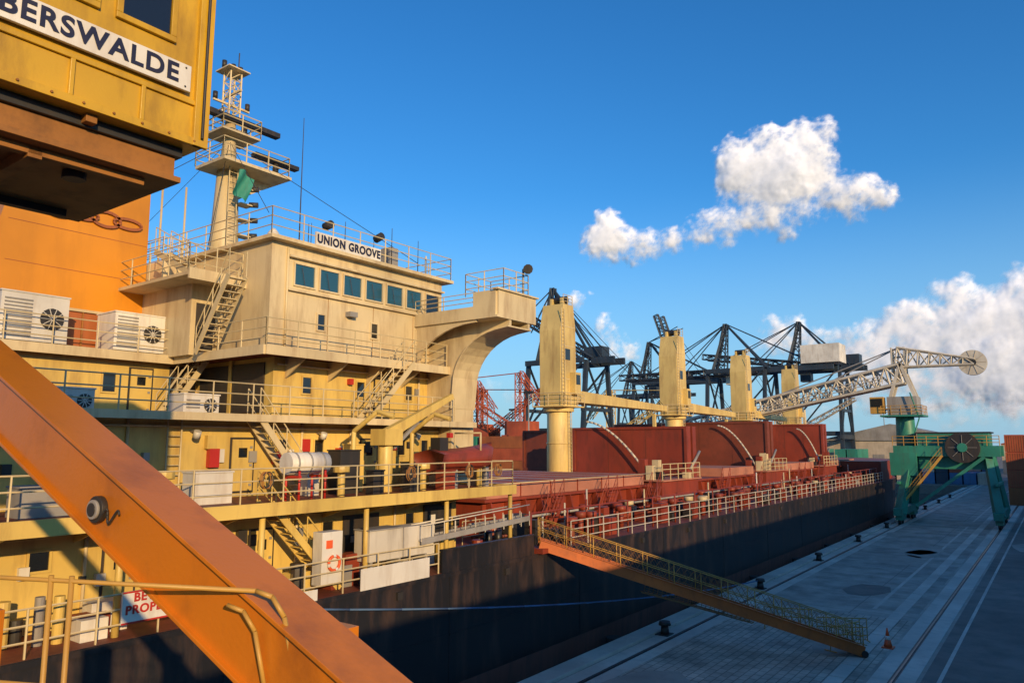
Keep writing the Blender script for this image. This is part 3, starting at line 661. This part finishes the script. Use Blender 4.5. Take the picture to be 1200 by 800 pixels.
# ------------------------------------------------ distant things
def sts(x,y,hb,ha,x0,x1,mat,hou=farcream,tilt=0,hx=14,hs=1):
    b=B('container_gantry_crane')
    for lx in(x-8,x+8):
        for ly in(y-8,y+8): b.beam((lx,ly,0),(lx,ly*.6+y*.4,hb),.9,.9,mat)
        b.beam((lx,y-8,11),(lx,y+8,11),.8,1.2,mat); b.beam((lx,y-7,hb*.6),(lx,y+7,hb*.6),.6,.8,mat)
        b.beam((lx,y-7,11),(lx,y+5,hb),.4,.4,mat); b.beam((lx,y+7,11),(lx,y-5,hb),.4,.4,mat)
    for ly in(y-6,y+6): b.beam((x-8,ly,12),(x+8,ly,12),.8,1.2,mat); b.beam((x-8,ly,hb),(x+8,ly,hb),.8,1.2,mat); b.beam((x-8,ly,12),(x+8,ly,hb),.4,.4,mat)
    for ly in(y-2.4,y+2.4):
        b.truss((x0,ly,hb+tilt),(x+8,ly,hb),1.0,1.6,10,mat,.22); b.beam((x+8,ly,hb),(x1,ly,hb),.8,1.5,mat)
        b.beam((x-8,ly*.7+y*.3,hb),(x-4,y,ha),.7,.7,mat); b.beam((x+8,ly*.7+y*.3,hb),(x-4,y,ha),.5,.5,mat)
        b.cyl((x-4,y,ha),(x0+8,ly,hb+tilt*.8),.16,mat,5); b.cyl((x-4,y,ha),((x0+x)/2,ly,hb+tilt*.5),.16,mat,5); b.cyl((x-4,y,ha),(x1-3,ly,hb),.16,mat,5)
    b.truss((x-6,y,hb),(x-4,y,ha),3,3,6,mat,.2,1,1)
    b.box(x+hx-4*hs,x+hx+4*hs,y-3*hs,y+3*hs,hb+1.,hb+1+4*hs,hou); b.box(x-4,x-1,y-1.5,y+1.5,hb-3.5,hb-1,hou)
    b.ladder(x+8.6,y-7,0,hb,mat,1.)
    b.done()
sts(-71,205,29,43,-108,-46,teal,white,0,22,1.2); sts(-58,232,31,46,-92,-44,teal,teal,6,10,.7)
sts(-94,150,28,47,-112,-80,teal,teal,16,8,.6); sts(-150,300,30,46,-190,-125,teal,farcream)
sts(-112,240,30,45,-112,-85,teal,teal,24,9,.6)
def jibcrane(x,y,hh,mat,dirx=-1):
    b=B('dockside_jib_crane')
    for lx in(-4,4):
        for ly in(-4,4): b.beam((x+lx,y+ly,0),(x+lx*.4,y+ly*.4,hh*.4),.8,.8,mat)
    b.box(x-3,x+3,y-3,y+3,hh*.4,hh*.4+1,mat); b.box(x-2.5,x+3.5,y-2.5,y+2.5,hh*.4+1,hh*.4+4,mat)
    b.truss((x,y,hh*.4+4),(x,y,hh),1.6,1.6,5,mat,.14); b.truss((x,y,hh*.45),(x+dirx*20,y-4,hh*.95),1.6,1.6,12,mat,.12,.8,.8)
    b.cyl((x,y,hh),(x+dirx*20,y-4,hh*.95),.12,mat,5); b.truss((x,y,hh),(x-dirx*6,y,hh*.7),1.2,1.2,4,mat,.12)
    b.done()
jibcrane(-98,136,25,farred); jibcrane(-112,140,22,farred,1); jibcrane(-122,150,25,farred); jibcrane(-60,200,21,farcream,1); jibcrane(-88,160,22,craneyel,1)
fq=B('far_quay'); fq.box(-700,-78,110,189.9,-6,.3,landm); fq.box(-78,-77.4,110,190,-6,.8,concl); fq.done()
def shed(x,y,w_,d_,hh,mat,roof):
    b=B('harbour_warehouse'); b.box(x,x+w_,y,y+d_,0,hh,mat)
    b.prism([(x-.5,hh),(x+w_+.5,hh),(x+w_/2,hh+w_*.12)],'y',y-.5,y+d_+.5,roof)
    k=0
    while k<d_-4: b.box(x+w_,x+w_+.1,y+k+1,y+k+4,0.2,hh*.6,roof); k+=7
    k=0
    while k<w_-4: b.box(x+k+1,x+k+4,y-.1,y,0.2,hh*.6,roof); k+=7
    b.done()
shed(-200,150,50,30,9,farcream,grey); shed(-135,165,30,24,8,white,farred); shed(-60,240,40,30,10,farcream,grey); shed(-15,270,20,40,9,farcream,farred)
shed(-270,180,60,40,12,farcream,grey); shed(-120,260,50,30,11,white,grey)
cs=B('container_stack')
for i in range(26):
    for j in range(6):
        for k in range(random.randint(0,4)):
            x=-104-j*13; y=118+i*2.7
            cs.box(x,x+12.1,y,y+2.4,.3+k*2.6,.3+k*2.6+2.55,random.choice((farred,farblue,farcream,green,white,forange2)))
cs.done()
cs=B('container_stack')
for i in range(8):
    for k in range((4,3,4,3,4,2,3,4)[i]):
        for jx in (-1,0,1): cs.box(-4.4+jx*2.6,-2+jx*2.6,134+i*12.6,134+i*12.6+12.1,k*2.6+.01,k*2.6+2.56,random.choice((farred,forange2,farred)))
        for r_ in range(16): cs.box(-7+r_*.3,-6.9+r_*.3,134+i*12.6-.04,134+i*12.6,k*2.6+.1,k*2.6+2.4,forange2)
cs.done()
def stack2(x0,y0,nx,ny,cols):
    b=B('container_stack')
    for i in range(nx):
        for j in range(ny):
            for k in range(random.randint(1,3)): b.box(x0+i*2.7,x0+i*2.7+2.4,y0+j*12.8,y0+j*12.8+12.1,k*2.6+.01,k*2.6+2.56,random.choice(cols))
    b.done()
stack2(-58,192,9,2,(farred,farblue,green,farcream)); stack2(-32,196,7,2,(farblue,farred,farcream,teal))
for x,y in ((-60,195),(-90,128),(-108,128),(-45,260),(-140,190)):
    b=B('floodlight_mast'); b.cyl((x,y,0),(x,y,20),.2,grey,8,.1); b.box(x-1.2,x+1.2,y-.2,y+.2,19.5,20.1,dark); b.done()
wh=B('unseen_shade_warehouse'); wh.box(14.5,50,-90,300,0,12.2,farcream)  # unseen building, added to keep the quay and hull in shade
wh.prism([(13.8,12.2),(50.7,12.2),(32,15.5)],'y',-91,301,grey)
for y in range(-85,295,12):
    wh.box(14.4,14.5,y,y+5,0.1,5,farblue); wh.box(14.35,14.5,y+7,y+10,7.5,9,gld); wh.box(14.3,14.5,y+11,y+11.4,0,12,concl)
wh.done()

# ------------------------------------------------ near portal crane (left)
pc=empty('portal_crane')
cb=B('cab_house',pc)
cb.box(-9.6,-7,-3,4.02,12.05,15.6,yellow)
cb.box(-7,-6.96,-3,4.02,12.05,12.13,yellow); cb.box(-7,-6.95,3.9,4.06,12.05,15.6,yellow); cb.box(-7,-6.97,-3,4.02,12.48,12.53,yellow)
for y in (.6,1.3,2.0,2.7,3.35): cb.box(-7,-6.965,y,y+.04,12.13,12.48,yellow)
cb.box(-9.8,-6.92,-3.1,4.1,15.6,15.7,dark)
cb.windowx(-7,3.12,3.6,13.12,13.95,yellow,gld,.04); cb.windowx(-7,2.3,2.85,13.12,13.95,yellow,gld,.04); cb.windowx(-7,1.4,2,13.12,13.95,yellow,gld,.04)
cb.box(-9.5,-7.15,-3,3.9,11.95,12.05,dark)
cb.box(-9.4,-7.2,-3,3.85,11.74,11.95,rust)
cb.box(-9.45,-7.15,-3,3.9,11.68,11.74,rust)
for y in(.9,1.9,2.9): cb.box(-9.6,-7.05,y,y+.1,11.97,12.05,rust)
cb.beam((-7.35,.5,11.64),(-7.35,3.6,11.64),.1,.08,rust); cb.beam((-9.1,.5,11.64),(-9.1,3.6,11.64),.1,.08,dark); cb.beam((-9.2,2.6,11.62),(-7.3,2.6,11.62),.12,.1,rust)
for (x,y) in((-8.3,2.2),(-7.7,3.1)): cb.cyl((x,y,11.6),(x,y,11.68),.11,dark,12)
for i in range(14):
    y=.4+i*.27; cb.cyl((-6.97,y,12.09),(-6.945,y,12.09),.014,rust,6)
for y in (.78,3.76):
    for z in (12.62,12.82): cb.cyl((-6.93,y,z),(-6.92,y,z),.012,dark,6)
cb.cyl((-6.93,3.98,12.13),(-6.93,3.98,15.5),.018,dark,6)
cb.box(-6.97,-6.93,.7,3.82,12.58,12.86,white)
cb.done(.012)
text('cab_letters','EBERSWALDE',(-6.925,2.81,12.722),.265,navy,pc,ex=.003,sx=1.0,bold=.007,sp=1.12)
bm=B('brace_beam',pc)
P1=Vector((-8.2,1.42,10.79));P2=Vector((-.6,2.06,7.35))
bm.beam(P1,P2,.20,.30,craneorange)
dd=(P2-P1).normalized(); sd=dd.cross(Vector((0,0,1))).normalized(); uu=sd.cross(dd)
for s_ in(-1,1):
    bm.beam(P1+uu*s_*.15,P2+uu*s_*.15,.25,.018,craneorange)
lp=P1.lerp(P2,.60)
face=sd if sd.y<0 else -sd
lc=lp+face*.10-uu*.03
bm.cyl(lc,lc+face*.03,.062,dark,20); bm.cyl(lc+face*.03,lc+face*.045,.045,grey,20); bm.cyl(lc+face*.045,lc+face*.05,.032,dark,14)
prev=None
for i in range(16):
    t_=i/15; p=lc+face*.025+dd*(.06+.12*t_)+uu*(.035*math.sin(t_*9)+.05*t_)
    if prev is not None: bm.cyl(prev,p,.006,dark,5)
    prev=p
bm.box(-2.95,-2.52,1.98,2.3,0,8.22,craneorange)
bm.box(-5.2,-4.75,1.3,1.75,0,8.1,craneorange)
bm.done(.008)
cr=B('crane_railing',pc)
a0=Vector((-4.6,.73,7.2));a1=Vector((-2.5,1.76,7.2))
for z in(.45,.8,1.2): cr.cyl(a0+Vector((0,0,z+.08)),a1+Vector((0,0,z+.05)),.009,railyellow,8)
for t_ in(.35,.62,.66,): c_=a0.lerp(a1,t_); cr.cyl(c_,c_+Vector((0,0,1.28)),.011,railyellow,8)
arc=[a1+Vector((0,0,1.25)),a1+Vector((.06,.03,1.23)),a1+Vector((.11,.05,1.16)),a1+Vector((.16,.07,.95)),a1+Vector((.3,.14,.3)),a1+Vector((.36,.17,0))]
cr.tube(arc,.010,railyellow,8)
arc=[p-Vector((.12,.04,.06)) for p in arc]; cr.tube(arc,.009,railyellow,8)
cr.box(-5.5,-2.0,1.8,1.85,7.0,7.1,dark)
cr.done()
twr=B('slewing_tower',pc)
twr.box(-11,-8,-8,-3.05,0,22,craneorange)
for z in (6,12,18): twr.box(-11.1,-7.9,-8.1,-3.03,z,z+.2,rust)
twr.done(.03)

# ------------------------------------------------ clouds
def cloudmat():
    m=bpy.data.materials.new('cloud'); m.use_nodes=True; nt=m.node_tree;N=nt.nodes;L=nt.links
    N.remove(N['Principled BSDF']); out=N['Material Output']
    at=N.new('ShaderNodeAttribute'); at.attribute_name='cl'
    sep=N.new('ShaderNodeSeparateColor'); L.new(at.outputs['Color'],sep.inputs[0])
    mx=N.new('ShaderNodeMix'); mx.data_type='RGBA'; mx.inputs[6].default_value=(.30,.36,.46,1); mx.inputs[7].default_value=(.76,.80,.88,1)  # shaded and lit cloud tones, mixed by the painted shading
    L.new(sep.outputs[1],mx.inputs[0])
    df=N.new('ShaderNodeBsdfDiffuse'); L.new(mx.outputs[2],df.inputs[0])
    em=N.new('ShaderNodeEmission'); L.new(mx.outputs[2],em.inputs[0]); em.inputs[1].default_value=.28  # slight glow added to soften the cloud shading
    ad=N.new('ShaderNodeAddShader'); L.new(df.outputs[0],ad.inputs[0]); L.new(em.outputs[0],ad.inputs[1])
    tr=N.new('ShaderNodeBsdfTransparent'); ms=N.new('ShaderNodeMixShader')
    L.new(sep.outputs[0],ms.inputs[0]); L.new(tr.outputs[0],ms.inputs[1]); L.new(ad.outputs[0],ms.inputs[2]); L.new(ms.outputs[0],out.inputs[0])
    return m
cm=cloudmat()
def cloud(center,W,Hh,lobes,nx,nz,seed,soft=26,dens=1.0):
    rng=random.Random(int(seed*10))
    C=Vector(center); n_=Vector((-C.x,-C.y,0)).normalized(); r_=Vector((0,0,1)).cross(n_).normalized()
    X,Z=np.meshgrid((np.linspace(0,1,nx+1)-.5)*W,(np.linspace(0,1,nz+1)-.5)*Hh)
    FB=np.zeros_like(X);WX=np.zeros_like(X);WZ=np.zeros_like(X)
    for j in range(nz+1):
        for i in range(nx+1):
            p=Vector((X[j,i]/60+seed,Z[j,i]/60,seed))
            FB[j,i]=noise.fractal(p*2.2,.7,2.1,7); WX[j,i]=noise.noise(p*3)*8+noise.noise(p*8)*3; WZ[j,i]=noise.noise(p*3+Vector((9,9,9)))*8+noise.noise(p*8+Vector((4,4,4)))*3
    xx=X+WX;zz=Z+WZ
    k=.085; acc=np.zeros_like(X); TP=np.zeros_like(X); TW=np.full_like(X,.05)
    for (lx,lz,rx,rz) in lobes:
        rx*=1.06; rz*=1.06
        q=((xx-lx)/rx)**2+((zz-lz)/rz)**2
        e=np.exp(-q*1.1); TP+=e*((zz-lz)/rz); TW+=e
        acc+=np.exp(k*np.clip(.8*min(rx,rz)*(.9-q),-150,90))
        for c_ in range(12):
            a_=rng.uniform(0,2*math.pi); rr=math.sqrt(rng.random())*.85
            cx=lx+rx*rr*math.cos(a_); cz=lz+rz*rr*math.sin(a_); r0=min(rx,rz)*rng.uniform(.28,.5)
            base=.7*min(rx,rz)*(1-rr*rr)*.8
            q=((xx-cx)**2+(zz-cz)**2)/r0**2
            acc+=.5*np.exp(k*np.clip(base+r0*.75*(1-q),-150,90))
    Hm=np.log(acc+1e-30)/k
    den=Hm-16+FB*17
    edge=np.minimum(np.minimum(X+W/2,W/2-X)/(W*.08),np.minimum(Z+Hh/2,Hh/2-Z)/(Hh*.1)); den-=np.clip(1-edge,0,1)*60
    al=np.clip(den/soft,0,1); al=al*al*(3-2*al)*dens
    sh=np.clip(.60+.55*TP/TW+.22*FB,0,1)  # puff shading painted into the colour: grey bases, light tops
    hg=np.clip(Hm,-10,90)*.6
    vs=[tuple(C+r_*float(X[j,i])+Vector((0,0,float(Z[j,i])))+n_*float(hg[j,i])) for j in range(nz+1) for i in range(nx+1)]
    fs=[]
    for j in range(nz):
        for i in range(nx):
            if al[j:j+2,i:i+2].max()>0: a_=j*(nx+1)+i; fs.append((a_,a_+1,a_+nx+2,a_+nx+1))
    me=bpy.data.meshes.new('cloud'); me.from_pydata(vs,[],fs)
    ca=me.color_attributes.new('cl','FLOAT_COLOR','POINT')
    cc=np.stack([al,sh,np.zeros_like(al),np.ones_like(al)],-1).reshape(-1); ca.data.foreach_set('color',cc.astype(np.float32))
    me.polygons.foreach_set('use_smooth',[True]*len(fs)); me.materials.append(cm)
    o=bpy.data.objects.new('cloud',me); scene.collection.objects.link(o)
S=1.75
def LB(cx,cy,l): return [((a-cx)*S,(cy-b)*S,c_*S,d_*S) for a,b,c_,d_ in l]
cloud((-510,1420,9+487),860,460,LB(850,235,[(715,264,32,30),(702,288,28,16),(745,282,32,22),(785,280,36,20),(830,270,42,24),(868,205,36,42),(895,178,32,28),(945,182,36,30),(925,220,50,40),(985,240,44,28),(1012,246,20,18),(890,262,80,26),(960,162,18,16),(905,210,50,40)]),340,190,3.3,34)
cloud((-172,1720,9+189),860,460,LB(1130,410,[(1008,388,30,18),(1050,392,40,28),(1095,374,42,32),(1145,352,38,28),(1190,372,46,42),(1100,412,90,40),(1180,425,90,50),(1240,380,60,60),(1120,455,130,34),(1230,445,90,50),(1150,388,60,38),(1040,430,50,30)]),300,170,8.1,40)
cloud((-430,1480,9+215),340,220,LB(915,395,[(912,388,30,17),(935,402,36,20),(895,412,28,16)]),130,90,12.7,32)
cloud((-710,1300,9+205),260,190,LB(745,400,[(742,388,20,17),(752,412,30,18),(735,428,28,14)]),120,80,15.2,32,.95)
cloud((-790,1270,9+290),170,100,LB(700,345,[(704,345,24,12),(690,350,18,10)]),80,50,17.9,26,.85)
cloud((-1000,1130,9+130),560,180,LB(600,450,[(560,452,50,20),(620,450,60,16),(680,462,50,17)]),140,60,21.9,45,.5)
cloud((-300,1620,9+75),1000,150,LB(1000,480,[(880,482,90,18),(1010,480,90,20),(1120,488,90,22),(1200,485,70,24)]),200,50,25.9,45,.75)

# ------------------------------------------------ world / sun / camera
wd=bpy.data.worlds.new('World'); scene.world=wd; wd.use_nodes=True; nt=wd.node_tree
bg=nt.nodes['Background']; sky=nt.nodes.new('ShaderNodeTexSky'); sky.sky_type='NISHITA'; sky.sun_disc=False
EL=14.; sdir=Vector((.85,-.46,0)).normalized()
sky.sun_elevation=R(EL); sky.sun_rotation=math.atan2(sdir.x,sdir.y); sky.air_density=1.0; sky.dust_density=.5; sky.ozone_density=2.4
hsv=nt.nodes.new('ShaderNodeHueSaturation'); hsv.inputs['Saturation'].default_value=1.25
gn=nt.nodes.new('ShaderNodeVectorMath'); gn.operation='MULTIPLY'; gn.inputs[1].default_value=(.62,1.18,1.52)
nt.links.new(sky.outputs[0],hsv.inputs['Color']); nt.links.new(hsv.outputs[0],gn.inputs[0])
tc=nt.nodes.new('ShaderNodeTexCoord'); sx=nt.nodes.new('ShaderNodeSeparateXYZ'); nt.links.new(tc.outputs['Generated'],sx.inputs[0])
mr_=nt.nodes.new('ShaderNodeMapRange'); mr_.interpolation_type='SMOOTHSTEP'; mr_.inputs[1].default_value=0; mr_.inputs[2].default_value=.34; mr_.inputs[3].default_value=.8; mr_.inputs[4].default_value=0
nt.links.new(sx.outputs[2],mr_.inputs[0])
mxw=nt.nodes.new('ShaderNodeMix'); mxw.data_type='RGBA'; mxw.inputs[7].default_value=(2.7,4.4,6.2,1)
nt.links.new(mr_.outputs[0],mxw.inputs[0]); nt.links.new(gn.outputs[0],mxw.inputs[6]); nt.links.new(mxw.outputs[2],bg.inputs[0]); bg.inputs[1].default_value=.125
sl=bpy.data.lights.new('sun','SUN'); sl.energy=4.6; sl.angle=R(.5); sl.color=(1,.67,.33)
so=bpy.data.objects.new('sun',sl); scene.collection.objects.link(so)
dv=Vector((sdir.x*math.cos(R(EL)),sdir.y*math.cos(R(EL)),math.sin(R(EL))))
so.rotation_euler=dv.to_track_quat('Z','Y').to_euler(); so.location=dv*60
cd=bpy.data.cameras.new('camera'); cd.lens=26; cd.sensor_width=36; cd.clip_end=8000; cd.clip_start=.05
co=bpy.data.objects.new('camera',cd); scene.collection.objects.link(co); co.location=(0,0,9); co.rotation_euler=(R(90+7.88),0,R(36.4)); scene.camera=co
